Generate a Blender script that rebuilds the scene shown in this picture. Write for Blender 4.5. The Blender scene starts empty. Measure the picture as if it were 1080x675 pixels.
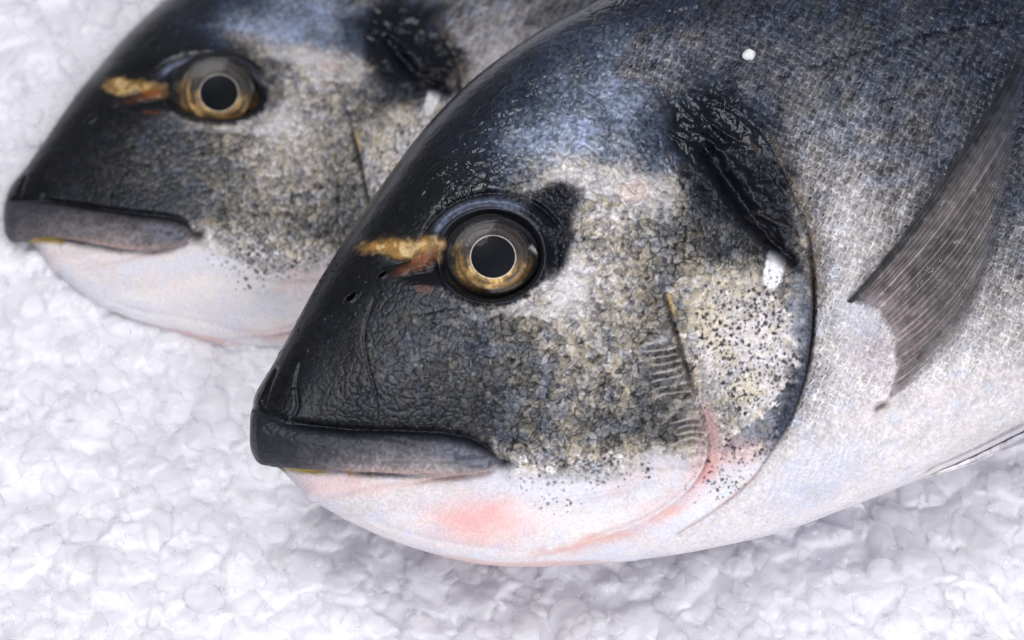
import bpy, math, time
import numpy as np

f32 = np.float32
PX = 0.00015            # metres per photo pixel at the fish (1080 px = 16.2 cm)
DIST = 4000.0           # camera distance, in the same pixel unit
CX, CY = 540.0, 337.5
BETA = math.radians(32) # camera looks 58 degrees down
HGT = 200 * math.cos(BETA)
T0 = time.time()

scene = bpy.context.scene
COL = scene.collection

# ------------------------------------------------------------------ frames
def to_world(x, y, w):
    """fish drawing coordinates (x right, y down, w height of relief) -> world metres"""
    k = (DIST - w) / DIST
    X = (x - CX) * k
    Y = (CY - y) * k
    wx = X
    wy = Y * math.cos(BETA) - w * math.sin(BETA)
    wz = Y * math.sin(BETA) + w * math.cos(BETA) + HGT
    return np.stack([wx * PX, wy * PX, wz * PX], -1)

# ------------------------------------------------------------------ noise
def _hash(ix, iy, seed):
    h = (ix.astype(np.int64) * 374761393 + iy.astype(np.int64) * 668265263 + seed * 1442695041) & 0xffffffff
    h = ((h ^ (h >> 13)) * 1274126177) & 0xffffffff
    h = ((h ^ (h >> 16)) * 2246822519) & 0xffffffff
    h = h ^ (h >> 15)
    return (h & 0xffffff).astype(f32) / f32(0xffffff)

def vn(x, y, s, seed=0):
    x = x / s; y = y / s
    ix = np.floor(x); iy = np.floor(y)
    fx = (x - ix).astype(f32); fy = (y - iy).astype(f32)
    fx = fx * fx * (3 - 2 * fx); fy = fy * fy * (3 - 2 * fy)
    a = _hash(ix, iy, seed); b = _hash(ix + 1, iy, seed)
    c = _hash(ix, iy + 1, seed); d = _hash(ix + 1, iy + 1, seed)
    return (a + (b - a) * fx) * (1 - fy) + (c + (d - c) * fx) * fy

def fbm(x, y, s, seed=0, o=3):
    t = 0; a = 1; n = 0
    for i in range(o):
        t = t + a * vn(x, y, s / 2 ** i, seed + 17 * i); n += a; a *= .55
    return t / n          # 0..1

def voro(x, y, s, seed=0, jit=.9):
    """F1, F2 (px), cell random, offset from the cell centre (px)"""
    X = x / s; Y = y / s
    ix = np.floor(X); iy = np.floor(Y)
    f1 = np.full(x.shape, 9e9, f32); f2 = f1.copy(); cid = np.zeros(x.shape, f32)
    ox = np.zeros(x.shape, f32); oy = np.zeros(x.shape, f32)
    for a in (-1, 0, 1):
        for b in (-1, 0, 1):
            jx = ix + a; jy = iy + b
            r1 = _hash(jx, jy, seed); r2 = _hash(jx, jy, seed + 5)
            dx = (X - (jx + .5 + (r1 - .5) * jit)).astype(f32)
            dy = (Y - (jy + .5 + (r2 - .5) * jit)).astype(f32)
            d = dx * dx + dy * dy
            m = d < f1
            f2 = np.where(m, f1, np.minimum(f2, d))
            cid = np.where(m, (r1 * 7.13 + r2 * 3.71) % 1.0, cid)
            ox = np.where(m, dx, ox); oy = np.where(m, dy, oy)
            f1 = np.where(m, d, f1)
    return np.sqrt(f1) * s, np.sqrt(f2) * s, cid, ox * s, oy * s

def sst(a, b, x):
    t = np.clip((x - a) / (b - a), 0, 1)
    return t * t * (3 - 2 * t)

def lerp(a, b, m):
    return a + (b - a) * m

def catmull(P, u):
    P = np.asarray(P, float)
    if P.ndim == 1: P = P[:, None]
    n = len(P)
    i = np.clip(np.floor(u).astype(int), 0, n - 2)
    t = (u - i)[:, None]
    g = lambda k: P[np.clip(k, 0, n - 1)]
    p0, p1, p2, p3 = g(i - 1), g(i), g(i + 1), g(i + 2)
    return .5 * ((2 * p1) + (-p0 + p2) * t + (2 * p0 - 5 * p1 + 4 * p2 - p3) * t ** 2 + (-p0 + 3 * p1 - 3 * p2 + p3) * t ** 3)

def smooth_line(P, n=6):
    return catmull(P, np.linspace(0, len(P) - 1, (len(P) - 1) * n + 1))

def cdist(x, y, pts, n=5, reach=90):
    """distance to a curve, signed side (+ = right of travel in image, y down), parameter 0..1"""
    Q = smooth_line(pts, n)
    d = np.full(x.shape, 999., f32); sd = np.ones(x.shape, f32); tt = np.zeros(x.shape, f32)
    lo = Q.min(0) - reach; hi = Q.max(0) + reach
    m = (x > lo[0]) & (x < hi[0]) & (y > lo[1]) & (y < hi[1])
    if not m.any(): return d, sd, tt
    px = x[m]; py = y[m]
    bd = np.full(px.shape, 1e9, f32); bs = np.ones(px.shape, f32); bt = np.zeros(px.shape, f32)
    N = len(Q) - 1
    for k in range(N):
        a = Q[k]; v = Q[k + 1] - a; L = (v ** 2).sum() + 1e-9
        t = np.clip(((px - a[0]) * v[0] + (py - a[1]) * v[1]) / L, 0, 1)
        dx = px - a[0] - t * v[0]; dy = py - a[1] - t * v[1]
        dd = dx * dx + dy * dy
        c = dd < bd
        bd = np.where(c, dd, bd)
        bs = np.where(c, np.sign(v[0] * dy - v[1] * dx), bs)
        bt = np.where(c, (k + t) / N, bt)
    d[m] = np.sqrt(bd); sd[m] = bs; tt[m] = bt
    return d, sd, tt

def ell(x, y, cx, cy, rx, ry, rot=0):
    c, s = math.cos(math.radians(rot)), math.sin(math.radians(rot))
    a = (x - cx) * c + (y - cy) * s; b = -(x - cx) * s + (y - cy) * c
    return np.sqrt((a / rx) ** 2 + (b / ry) ** 2)

def lin(c):
    c = np.asarray(c, float) / 255.
    return np.where(c <= .04045, c / 12.92, ((c + .055) / 1.055) ** 2.4).astype(f32)

# ------------------------------------------------------------------ feature curves (drawing px of the front fish)
LIP_TOP = [(262, 430), (282, 437), (303, 447), (330, 452), (370, 456), (420, 457), (465, 459), (495, 465), (514, 474), (528, 487)]
LIP_BOT = [(262, 482), (276, 487), (292, 491), (330, 495), (380, 497), (430, 499), (470, 501), (495, 501), (515, 496), (528, 487)]
JAW_LINE = [(335, 527), (365, 523), (400, 516), (440, 509), (480, 503), (512, 498)]
PREOP = [(697, 292), (701, 312), (708, 335), (716, 362), (724, 390), (733, 415), (741, 440), (746, 462), (744, 485), (733, 506), (712, 528), (680, 548), (645, 563), (605, 576)]
OPER = [(742, 108), (775, 120), (805, 145), (825, 180), (840, 215), (851, 250), (856, 290), (857, 330), (853, 370), (845, 405), (832, 440), (812, 472), (788, 505), (755, 535), (715, 562)]
GILL = [(735, 150), (752, 168), (772, 200), (795, 232), (822, 262), (840, 280)]
LATERAL = [(762, 118), (800, 92), (850, 72), (905, 55), (960, 40), (1020, 28), (1100, 15), (1250, -5), (1500, -30), (1750, -70)]
NAPE = [(430, 215), (470, 175), (520, 150), (575, 150), (620, 165), (650, 182), (690, 190), (735, 150), (748, 120)]

GX = np.arange(250, 1101, 50)
GY = np.arange(0, 601, 50)
# skin tone, 0-255; nape values raised to paint in a light sheen
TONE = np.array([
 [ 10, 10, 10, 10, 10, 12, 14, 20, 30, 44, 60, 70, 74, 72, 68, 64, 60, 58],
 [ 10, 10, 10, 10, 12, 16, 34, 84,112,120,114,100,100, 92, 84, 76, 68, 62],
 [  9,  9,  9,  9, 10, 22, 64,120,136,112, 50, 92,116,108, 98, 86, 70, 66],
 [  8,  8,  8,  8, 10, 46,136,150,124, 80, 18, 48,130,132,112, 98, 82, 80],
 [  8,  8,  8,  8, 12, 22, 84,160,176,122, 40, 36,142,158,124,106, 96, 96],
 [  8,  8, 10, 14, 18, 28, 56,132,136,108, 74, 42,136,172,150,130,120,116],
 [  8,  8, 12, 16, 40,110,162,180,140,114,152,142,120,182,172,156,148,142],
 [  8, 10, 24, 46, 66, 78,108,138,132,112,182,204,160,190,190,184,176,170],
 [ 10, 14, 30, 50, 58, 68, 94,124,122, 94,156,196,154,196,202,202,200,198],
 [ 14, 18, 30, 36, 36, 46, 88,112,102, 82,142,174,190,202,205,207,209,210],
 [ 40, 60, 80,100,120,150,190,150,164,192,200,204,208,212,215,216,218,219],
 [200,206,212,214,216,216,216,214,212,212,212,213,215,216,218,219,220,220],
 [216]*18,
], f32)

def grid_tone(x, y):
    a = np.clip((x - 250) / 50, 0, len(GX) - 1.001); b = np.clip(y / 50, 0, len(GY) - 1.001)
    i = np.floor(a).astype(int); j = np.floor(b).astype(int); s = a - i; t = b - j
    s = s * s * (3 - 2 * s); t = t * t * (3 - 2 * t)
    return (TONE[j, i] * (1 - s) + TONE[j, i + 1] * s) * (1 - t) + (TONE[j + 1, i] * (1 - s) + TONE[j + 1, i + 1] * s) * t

def lips(x):
    return np.interp(x, *zip(*LIP_TOP)).astype(f32), np.interp(x, *zip(*LIP_BOT)).astype(f32)

def skin(x, y, tx, ty, V):
    """relief (px along the normal), colour, roughness, coat for skin points; V = per-fish variation"""
    o = {}
    sx = V['seed'] * 531.7
    tx = (tx + sx).astype(f32); ty = ty.astype(f32)
    wx = x + 16 * (fbm(tx, ty, 30, 3) - .5) + 5 * (vn(tx, ty, 5, 4) - .5)
    wy = y + 16 * (fbm(tx, ty, 30, 7) - .5) + 5 * (vn(tx, ty, 5, 8) - .5)
    n1 = fbm(tx, ty, 60, 11); n2 = fbm(tx, ty, 14, 13); n3 = vn(tx, ty, 2.6, 15); n4 = vn(tx, ty, 4.5, 16)
    EX, EY = V['eye']; pkb = V.get('pk', 1.)
    re = ell(x, y, EX, EY, 52, 45, -4)
    re2 = np.where(y < EY, ell(x, y, EX + 2, EY, 62, 60), re)

    lt, lb = lips(x)
    lipm = sst(lt - 3, lt + 3, y) * (1 - sst(lb - 1.2, lb + 1.2, y)) * sst(530, 526, x)
    lv = np.clip((y - lt) / np.maximum(lb - lt, 1), 0, 1)

    dO, sO, tO = cdist(x, y, OPER, reach=100)
    inO = sO > 0                       # head side of the gill cover edge
    dP, sP, tP = cdist(x, y, PREOP, reach=70)
    dG, sG, tG = cdist(x, y, GILL, reach=60)
    dL, sL, tL = cdist(x, y, LATERAL, reach=30)

    # ---- region masks
    body = np.where((dO < 100), ~inO, (x > np.interp(y, [-200, 100, 250, 330, 440, 520, 600], [730, 742, 851, 857, 832, 770, 650])))
    body = body.astype(f32)
    body = np.where(dO < 4, np.clip(.5 - .5 * np.where(inO, 1, -1) * dO / 2, 0, 1), body)
    nape = (1 - body) * sst(12, -12, wy - np.interp(x, [380, 430, 480, 520, 560, 620, 660, 700, 745], [262, 222, 215, 200, 178, 172, 178, 190, 160]))
    belly = sst(-10, 14, wy - np.interp(x, [260, 300, 525, 560, 600, 650, 690, 735, 790, 860, 960, 1080, 1300, 1900], [492, 492, 492, 500, 503, 498, 478, 480, 480, 440, 410, 380, 280, 30]))
    snout = sst(20, -20, wy + (wx - 500) * .2 - 420) * sst(470, 380, wx + (wy - 300) * .35)   # smooth dark front of the head
    cheek = (1 - body) * (1 - nape) * (1 - belly) * (1 - lipm)

    # ---- relief
    d = np.zeros(x.shape, f32)
    F1, F2, cid, ox, oy = voro(tx + 12 * n2 + 3 * n4, ty + 9 * n1 + 8 * vn(tx, ty, 11, 22), 9.6, 21)
    edge = F2 - F1
    cell = np.clip(edge / 3.2, 0, 1)
    G1, G2, gid, gx, gy = voro(tx * .95 + 26 * n1, ty * 1.05 + 30 * n2, 23, 31)
    gedge = G2 - G1
    H1, H2, hid, hx, hy = voro(tx + 6 * n2, ty, 6.2, 41)
    hedge = H2 - H1
    dorx = np.interp(y, [-40, 0, 50, 82, 127, 185, 243, 297, 348, 384, 430], [740, 640, 545, 500, 455, 410, 370, 336, 308, 288, 266])
    smoothsn = np.maximum(sst(480, 340, wx + (wy - 330) * .55), sst(120, 50, wx - dorx) * sst(0, 60, y))
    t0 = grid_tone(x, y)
    amp_c = .85 * cheek * (1 - .85 * smoothsn) * lerp(.45, 1, sst(50, 105, t0))
    d += amp_c * (1.5 * cell + .9 * (cid - .5) + .7 * np.clip(hedge / 2, 0, 1) + .9 * (n3 - .5) + .05 * (ox * (cid - .5) + oy * (hid - .5)) * 4)
    d += cheek * smoothsn * (.7 * (n2 - .5) + .12 * n3 + 1.0 * sst(.9, .98, vn(tx, ty, 3.6, 44)))
    # nape: large wrinkled plates with concentric growth rings
    ring = np.sin(G1 * 1.15 + 5 * n2)
    wr = fbm(tx * .55 + ty * .5, ty * 1.2 - tx * .5, 9, 51)
    na = nape * sst(20, 90, x - np.interp(y, [0, 50, 82, 127, 185, 243], [590, 550, 500, 455, 410, 370]) + 6)
    na = na * np.clip(1 - .8 * sst(1.3, .6, ell(x, y, 755, 145, 75, 45, 20)), 0, 1)
    d += na * (2.2 * np.clip(gedge / 3, 0, 1) + .7 * ring * sst(.35, .8, gid) + 1.4 * (np.abs(wr - .5) * 2) + .1 * (n3 - .5))
    d += nape * (1 - na) * (.15 * n3 + .8 * (n2 - .5))
    # body: rows of small overlapping scales
    ca, sa = math.cos(math.radians(24)), math.sin(math.radians(24))
    bu = tx * ca - ty * sa + 20 * (n1 - .5) + 2.5 * (n4 - .5); bv = tx * sa + ty * ca + 20 * (fbm(tx, ty, 45, 57) - .5) + 3 * (n2 - .5)
    S = 10.5; row = np.floor(bv / (S * .62)); 
    fbv = bv / (S * .62) - row
    off = np.where(np.mod(row, 2) == 0, 0., .5)
    cu = bu / S + off; icu = np.floor(cu); fu = cu - icu
    arc = fu * S - 4.2 * (1 - (2 * fbv - 1) ** 2)
    arc = np.mod(arc, S) / S
    sid = _hash(icu, row, 61)
    sc = sst(0, .18, arc) * (1 - .75 * arc)
    d += body * (1.9 * sc * (.45 + 1.0 * vn(tx, ty, 13, 59)) + .8 * (vn(tx * .86 + ty * .5, (ty * .86 - tx * .5) * .22, 3.2, 60) - .5) + .5 * (n3 - .5) + .7 * (sid - .5)) * (1 - .6 * belly)
    # lateral line: a dotted groove
    latm = np.exp(-(dL / 3.0) ** 2) * body
    latm = latm * sst(.3, .7, vn(tx, ty, 9, 58)); d -= 2.2 * latm
    # smooth chin
    d += belly * (1 - body) * (1.6 * (fbm(tx, ty, 26, 71) - .5) + .25 * n3)
    # gill cover step and crevice
    st = np.where(inO, 1, 0) * sst(110, 0, dO) * sst(0, .15, tO)
    fall = 1 - .65 * sst(.78, 1, tO)
    topf = sst(.22, .46, tO)
    d += st * 13 * fall * (.25 + .75 * topf)
    d -= 9 * np.exp(-(np.where(inO, dO + 6, dO) / 3.2) ** 2) * (.1 + .9 * topf) * fall
    # preopercle step
    right = sP < 0
    pst = np.where(right, 1, 0) * sst(60, 0, dP) * np.minimum(sst(0, .1, tP), 1 - .5 * sst(.8, 1, tP))
    d -= 5.5 * pst
    d += np.where(right, 0, 1) * 2.5 * np.exp(-(dP / 14) ** 2)
    d -= 3.0 * np.exp(-(dP / 2.0) ** 2) * (1 - sst(.55, .8, tP))
    # wrinkles left of the preopercle edge
    hw = sst(0, 6, dP) * sst(58, 34, dP + 18 * vn(tx, ty, 9, 81)) * np.where(right, 0, 1) * sst(.13, .2, tP) * sst(.68, .58, tP)
    hw = hw * V.get('comb', 1.) * (.75 + .7 * vn(tx * .4, ty, 13, 86))
    hph = y / 9.5 + .9 * (fbm(x * .25, y, 17, 85) - .5) + .9 * (vn(tx, ty, 26, 83) - .5) * 2 + .012 * (x - 710)
    hat = np.abs(np.mod(hph, 1) - .5) * 2
    d = d * (1 - .6 * hw) + hw * (5.5 * hat ** 1.6 * (.4 + .9 * vn(tx, ty, 14, 84)) + 1.5 * n4)
    # black hollow above the gill cover
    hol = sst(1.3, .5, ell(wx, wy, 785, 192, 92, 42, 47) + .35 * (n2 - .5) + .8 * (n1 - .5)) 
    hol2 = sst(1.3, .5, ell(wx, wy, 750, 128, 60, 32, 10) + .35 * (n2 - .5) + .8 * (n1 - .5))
    d -= 6 * hol + 2 * hol2
    fu_ = (x * .55 - y * .83).astype(f32); fv_ = (x * .83 + y * .55).astype(f32)
    fold = np.clip(1 - np.abs(fbm(fu_ + 9 * n1, fv_ * .3, 15, 91, 2) - .5) * 4.5, 0, 1)
    d += (hol + hol2 * .6) * (3.8 * fold ** 1.5 + .1 * (n4 - .5) + 7 * (fbm(tx, ty, 15, 93) - .5))
    d -= 12 * np.exp(-(dG / 8) ** 2) * sst(0, .15, tG) * sst(1, .9, tG)
    d += 2 * np.exp(-((dG - 14) / 8) ** 2) * np.where(sG > 0, 1, .4)
    # eye socket, lid and brow
    ang = np.arctan2(-(y - EY), x - EX)
    d = np.where(re < 1.45, d * lerp(.25, 1, sst(1.05, 1.45, re)), d)
    d -= 30 * sst(1.02, .86, re)
    d += 5 * np.exp(-((re - 1.1) / .07) ** 2) * (1 - .4 * sst(0, 1, np.cos(ang)))
    up = sst(.05, .75, np.sin(ang))
    d += 8 * np.exp(-((re - 1.28) / .13) ** 2) * up
    d -= 4.5 * np.exp(-((re - 1.5) / .05) ** 2) * up
    d -= 5 * np.exp(-((re - 1.30) / .12) ** 2) * (1 - up) * sst(-.9, .3, np.cos(ang))
    fro = ell(x, y, EX - 75, EY + 8, 45, 20, 8)
    d -= 7 * sst(1.2, .2, fro)
    # cheek folds and seams
    for pts, w_, a_ in (([(396, 310), (384, 350), (388, 385), (396, 415), (398, 450)], 1.8, -1.4),
                        ([(430, 330), (480, 322), (540, 330), (600, 318)], 7, -1.6),
                        ([(318, 378), (312, 405), (314, 430), (303, 447)], 2.2, -1.6),
                        ([(292, 385), (283, 410), (278, 432)], 2.2, -3),
                        ([(540, 460), (575, 478), (610, 500)], 3, -3),
                        ([(535, 472), (565, 494), (590, 515)], 3, -3),
                        ([(545, 445), (590, 466), (625, 492)], 3, -2.5)):
        dd, _, t_ = cdist(x, y, pts, reach=25)
        d += a_ * np.exp(-(dd / w_) ** 2) * sst(0, .15, t_) * sst(1, .8, t_)
    dcr, scr, tcr = cdist(x, y, [(255, 428), (268, 433), (283, 440), (303, 448)], reach=30)
    d += np.where(scr < 0, 1, 0) * 5 * np.exp(-dcr / 14)
    # nostrils
    for (cx, cy, r) in ((371, 314, 4.6), (404, 290, 3.6)):
        q = ell(x, y, cx, cy, r * 1.5, r * .62, -38)
        d += 3.2 * np.exp(-((q - 1.15) / .35) ** 2) - 6 * sst(1, .4, q)
    # jaws
    d = np.where(lipm > 0, d * (1 - .92 * lipm), d)
    d += lipm * (8 * np.sqrt(np.clip(1 - (1.9 * lv - .98) ** 2, 0, 1)) + .9 * (n3 - .5) + 2.2 * (n2 - .5)) * sst(530, 500, x)
    dml, _, tml = cdist(x, y, [(272, 466), (310, 460), (370, 458), (430, 465), (480, 482), (505, 496)], reach=20)
    d -= 1.6 * np.exp(-(dml / 2.2) ** 2) * sst(.35, .55, tml)
    d -= 7 * np.exp(-((y - lt + 2) / 4.5) ** 2) * sst(528, 505, x) * (1 - .5 * sst(330, 290, x))
    jawd = np.clip(y - lb, 0, 200)
    jm = sst(lb - 1, lb + 2, y) * sst(545, 520, x)
    d -= jm * 6 * np.exp(-jawd / 16)
    dj, sj, tj = cdist(x, y, JAW_LINE, reach=40)
    d -= 2.4 * np.exp(-(dj / 3.4) ** 2) * sst(0, .2, tj)
    d += 3 * np.exp(-((dj - 9) / 7) ** 2) * np.where(sj < 0, 1, 0)
    dc = np.hypot(x - 531, y - 489)
    d -= 6 * np.exp(-(dc / 9) ** 2)
    # branchiostegal folds under the cheek
    for pts, a_ in (([(742, 482), (725, 512), (690, 540), (640, 562), (590, 578)], -3.0),
                    ([(700, 500), (660, 515), (610, 526), (560, 530)], -1.3),
                    ([(380, 545), (440, 566), (520, 580), (600, 582)], -1.3)):
        dd, s_, t_ = cdist(x, y, pts, reach=25)
        d += a_ * np.exp(-(dd / 3.5) ** 2) * sst(0, .2, t_) * sst(1, .7, t_)
    # pit under the fin
    d -= 6 * sst(1.2, .3, ell(x, y, 930, 430, 12, 7, -30))
    o['d'] = d

    # ---- colour
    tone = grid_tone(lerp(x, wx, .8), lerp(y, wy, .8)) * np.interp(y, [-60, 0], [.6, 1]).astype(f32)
    # darken toward the back, the first 45 px below the dorsal outline
    tone = tone + 9 * body * sst(150, 70, tone)
    tone = np.maximum(tone, 204 * belly * (1 - body) * sst(-2, 10, y - lb))
    tone = tone + V.get('tone', 0) * sst(20, 90, tone)
    tone = tone * lerp(1., .80, sst(150, 90, tone) * sst(15, 40, tone)) * (1 - .10 * body * sst(170, 120, tone))
    jit = (n3 - .5)
    big = (fbm(tx, ty, 22, 101) - .5)
    amp = np.interp(tone, [0, 20, 60, 110, 160, 200, 225], [2, 9, 34, 60, 62, 44, 6]).astype(f32) * (1 - .30 * body)
    amp = amp * (1 - .25 * body * sst(120, 200, tone)) * (1 - .6 * belly * (1 - body))
    v = tone + amp * (1.0 * (cid - .5) * cheek + .7 * (hid - .5) * (cheek + .6 * body) + 1.3 * jit + .8 * big + .5 * (n4 - .5))
    v -= amp * lerp(1.2, .6, sst(80, 140, tone)) * cheek * sst(1.6, .2, edge)                    # seams between the cheek scales
    v += amp * .5 * cheek * np.exp(-((edge - 2.3) / .8) ** 2)
    bs = body * (1 - .75 * belly)
    stk = vn(tx * .83 + ty * .55, (ty * .83 - tx * .55) * .28, 3.4, 111)      # fine streaks of the scale margins
    stk2 = fbm(tx * .9 + ty * .45, (ty * .9 - tx * .45) * .5, 9, 113)
    hair = sst(.74, .86, vn(tx * .86 + ty * .5, (ty * .86 - tx * .5) * .13, 2.6, 117)); hair2 = sst(.72, .85, vn(tx * .8 + ty * .6, (ty * .8 - tx * .6) * .16, 2.8, 118))
    v += bs * amp * (.55 * hair - .55 * hair2 + .6 * (sid - .5) + .6 * (stk - .5) + 1.1 * (stk2 - .5) - 1.7 * sst(.22, .02, arc) + 1.0 * np.exp(-((arc - .25) / .1) ** 2))
    v += body * belly * 7 * ((sid - .5) + (stk - .5))
    v -= na * (9 * sst(1.6, .2, gedge) + 14 * (wr - .5) + 8 * (1 - ring) * .3)
    v -= latm * 45 * (.4 + .6 * vn(tx, ty, 7, 115))
    # black pigment dots
    P1, _, pid, _, _ = voro(tx, ty, 6.6, 121, 1.0)
    dens = .95 * sst(1.1, .55, ell(wx, wy, 790, 370, 72, 90, 0)) * (1 - body) * np.where(right | (x > 740), 1, 0)
    dens = np.maximum(dens, .6 * sst(1.2, .5, ell(wx, wy, 775, 490, 70, 34, -40)) * (1 - body))
    dens = np.maximum(dens, .85 * sst(1.1, .5, ell(wx, wy, 625, 497, 75, 22, -5)))
    dens = np.maximum(dens, .4 * sst(1.1, .5, ell(wx, wy, 570, 510, 40, 30, 30)))
    dens = dens * sst(.22, .50, fbm(tx, ty, 30, 123))
    Q1, _, qid, _, _ = voro(tx, ty, 4.3, 125, 1.0)
    dots2 = sst(1.5, .5, Q1 + 1.5 * (n3 - .5)) * (qid < dens * .75)
    rr = .55 + 1.75 * _hash(np.floor(pid * 4096), np.floor(pid * 77), 3) ** 1.6
    dots = sst(rr + .6, rr - .6, P1 + 2.2 * (n3 - .5)) * (pid < dens)
    # tints
    _dk = sst(110, 20, v); blue = np.stack([v * (.86 - .16 * _dk), v * (.94 - .06 * _dk), v * (1.11 + .18 * _dk)], -1)
    olive = np.stack([v * 1.05, v * .985, v * .90], -1)
    white = np.stack([v * 1.015, v * .985, v * .995], -1)
    wb = np.clip(1 - (tone - 60) / 70, 0, 1)
    wb = np.maximum(wb * (1 - .6 * cheek), np.maximum(nape * sst(185, 150, y), body * sst(260, 60, y - .1 * (x - 860)) * .75))
    wb = wb * (1 - .38 * body); pass
    wb = np.clip(wb + .55 * (fbm(tx, ty, 16, 131) - .55) * 2, 0, 1)
    ol = cheek * sst(200, 60, tone) * 1.0
    ol = np.clip(ol + .5 * (fbm(tx, ty, 12, 133) - .5), 0, 1) * (1 - wb)
    c = white
    c = lerp(c, olive, ol[..., None]); c = lerp(c, blue, wb[..., None])

    def paint(col, m):
        nonlocal c
        c = c + (np.asarray(col, f32) - c) * np.clip(m, 0, 1)[..., None]
    rag = (n3 - .5) * .5 + (n2 - .5) * .6
    # warm flecks and blue flecks among the cheek scales
    paint((172, 158, 124), .38 * cheek * sst(70, 120, tone) * sst(.60, .75, vn(tx, ty, 6, 141)))
    paint((84, 96, 122), .18 * cheek * sst(60, 100, tone) * sst(.66, .8, vn(tx, ty, 7, 143)))
    paint((158, 148, 128), .55 * cheek * sst(22, 55, tone) * sst(120, 80, tone) * sst(.76, .9, vn(tx, ty, 2.7, 145)) * sst(.35, .6, n2))
    # yellow blotches on the gill cover
    yel = np.maximum.reduce([sst(1, .6, ell(x, y, 744, 335, 24, 32, -35) + rag), sst(1, .6, ell(x, y, 788, 408, 18, 22, 30) + rag),
                             .7 * sst(1, .6, ell(x, y, 757, 362, 30, 12, 40) + rag), .6 * sst(1, .4, ell(x, y, 770, 300, 40, 18, 20) + rag)])
    paint((214, 206, 204), .35 * sst(1.1, .5, ell(wx, wy, 785, 360, 62, 80, 0) + rag * .5) * (1 - body) * np.where(right | (x > 735), 1, 0))
    paint((216, 200, 160), yel * .45 * (.4 + .9 * n4))
    paint((196, 166, 112), .7 * sst(1, .5, ell(x, y, 707, 318, 5, 20, -14) + rag * 1.2))
    # white patch and blue-grey margin of the gill cover
    paint((226, 224, 232), sst(1.05, .8, ell(x, y, 818, 278, 12, 30, 12) + rag * .4))
    paint((118, 126, 148), .5 * (.4 + 1.1 * n4) * sst(1.1, .7, ell(x, y, 842, 320, 12, 50, 0) + rag * .5) * (1 - body))
    paint((30, 33, 45), .9 * (.3 + 1.1 * n4) * sst(1.1, .75, ell(wx, wy, 833, 425, 14, 44, 22) + rag * .7) * (1 - body))
    paint((60, 66, 86), .8 * sst(1.1, .8, ell(wx, wy, 795, 452, 40, 12, -38) + rag) * (1 - body) * .6)
    # bone-white strip over and behind the eye
    strip = np.maximum.reduce([sst(1, .6, ell(wx, wy, 625, 190, 75, 17, -2) + rag), sst(1, .6, ell(wx, wy, 690, 205, 28, 34, -30) + rag),
                               sst(1, .6, ell(wx, wy, 600, 305, 22, 40, 28) + rag), sst(1, .55, ell(wx, wy, 545, 326, 65, 8, -6) + rag)])
    paint((200, 197, 200), strip * .55 * (.5 + n4))
    paint((196, 160, 150), .35 * sst(1, .5, ell(wx, wy, 668, 200, 24, 14, 20) + rag))
    # skin round the eye
    blk = np.maximum.reduce([sst(1.22, 1.1, re + rag * .12), sst(1.15, .65, ell(x, y, 583, 250, 23, 46, 8) + .3 * (n2 - .5)),
                             sst(1, .6, ell(wx, wy, 445, 291, 46, 17, 8) + rag * .5), sst(1.3, .5, ell(wx, wy, 585, 216, 32, 22, -20) + .3 * (n2 - .5))])
    bl2 = np.clip(sst(1.22, 1.1, re + rag * .12) + V.get('blot', 1.) + sst(.2, 1, -(x - EX) / 30.), 0, 1)
    paint((12, 13, 19), blk * bl2)
    lid = np.exp(-((re - 1.26) / .11) ** 2) * sst(.45, .8, np.sin(ang - .3)) * (.7 + .6 * n3) 
    paint((84, 92, 116), lid * .95)
    # gold bar between the eyes and its rusty edge
    gb = sst(1.1, .45, ell(x, y, 414, 263, 66, 15, 3) + .9 * (n2 - .5) + .12 * (n4 - .5) + .9 * (n1 - .5) + .35 * sst(420, 360, x))
    gb = gb * sst(350, 372, wx)
    gb = gb * (.45 + .5 * fbm(tx, ty, 12, 191) + .4 * n4); paint((168, 126, 66), gb * .95)
    paint((216, 198, 150), gb * sst(.5, .68, fbm(tx, ty, 8, 193)) * .65)
    rust = np.maximum(sst(1.2, .3, ell(x, y, 440, 277, 34, 9, -28) + .8 * (n2 - .5)), .7 * sst(1, .6, ell(x, y, 448, 305, 15, 5, 8) + .8 * (n2 - .5)))
    paint((118, 60, 26), rust * .85 * (.6 + .5 * n4))
    paint((120, 96, 60), .5 * sst(1, .6, ell(x, y, 462, 262, 22, 5, -12) + rag))
    d = d * (1 - .8 * np.clip(gb + rust, 0, 1)); o['d'] = d
    # hollow
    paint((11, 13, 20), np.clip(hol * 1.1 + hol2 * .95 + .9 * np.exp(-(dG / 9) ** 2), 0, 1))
    paint((116, 98, 80), .5 * hol * n4 * 1.4 * sst(.62, .85, fold) * sst(770, 800, x) )
    paint((96, 80, 62), .55 * np.exp(-((dO - 7) / 6) ** 2) * (1 - inO) * sst(.1, .2, tO) * sst(.52, .4, tO) * n4 * 1.6)
    # gill cover edge
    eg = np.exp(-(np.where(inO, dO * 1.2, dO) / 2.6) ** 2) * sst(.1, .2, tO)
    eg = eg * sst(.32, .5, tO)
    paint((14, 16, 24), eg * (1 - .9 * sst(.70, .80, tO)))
    paint((150, 112, 108), .6 * np.exp(-(dO / 2.2) ** 2) * sst(.72, .82, tO))
    paint((110, 84, 60), .4 * np.exp(-((dO - 2) / 2.2) ** 2) * sst(.35, .4, tO) * sst(.58, .5, tO) * sst(.5, .65, vn(tx, ty, 12, 151)))
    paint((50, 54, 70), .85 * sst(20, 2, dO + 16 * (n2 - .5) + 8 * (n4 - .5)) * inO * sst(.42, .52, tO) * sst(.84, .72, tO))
    # wrinkled strip: brown-grey, then pink skin
    paint((186, 180, 178), V.get('comb', 1.) * .6 * (.4 + n1) * hw * sst(.45, .9, hat))
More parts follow.
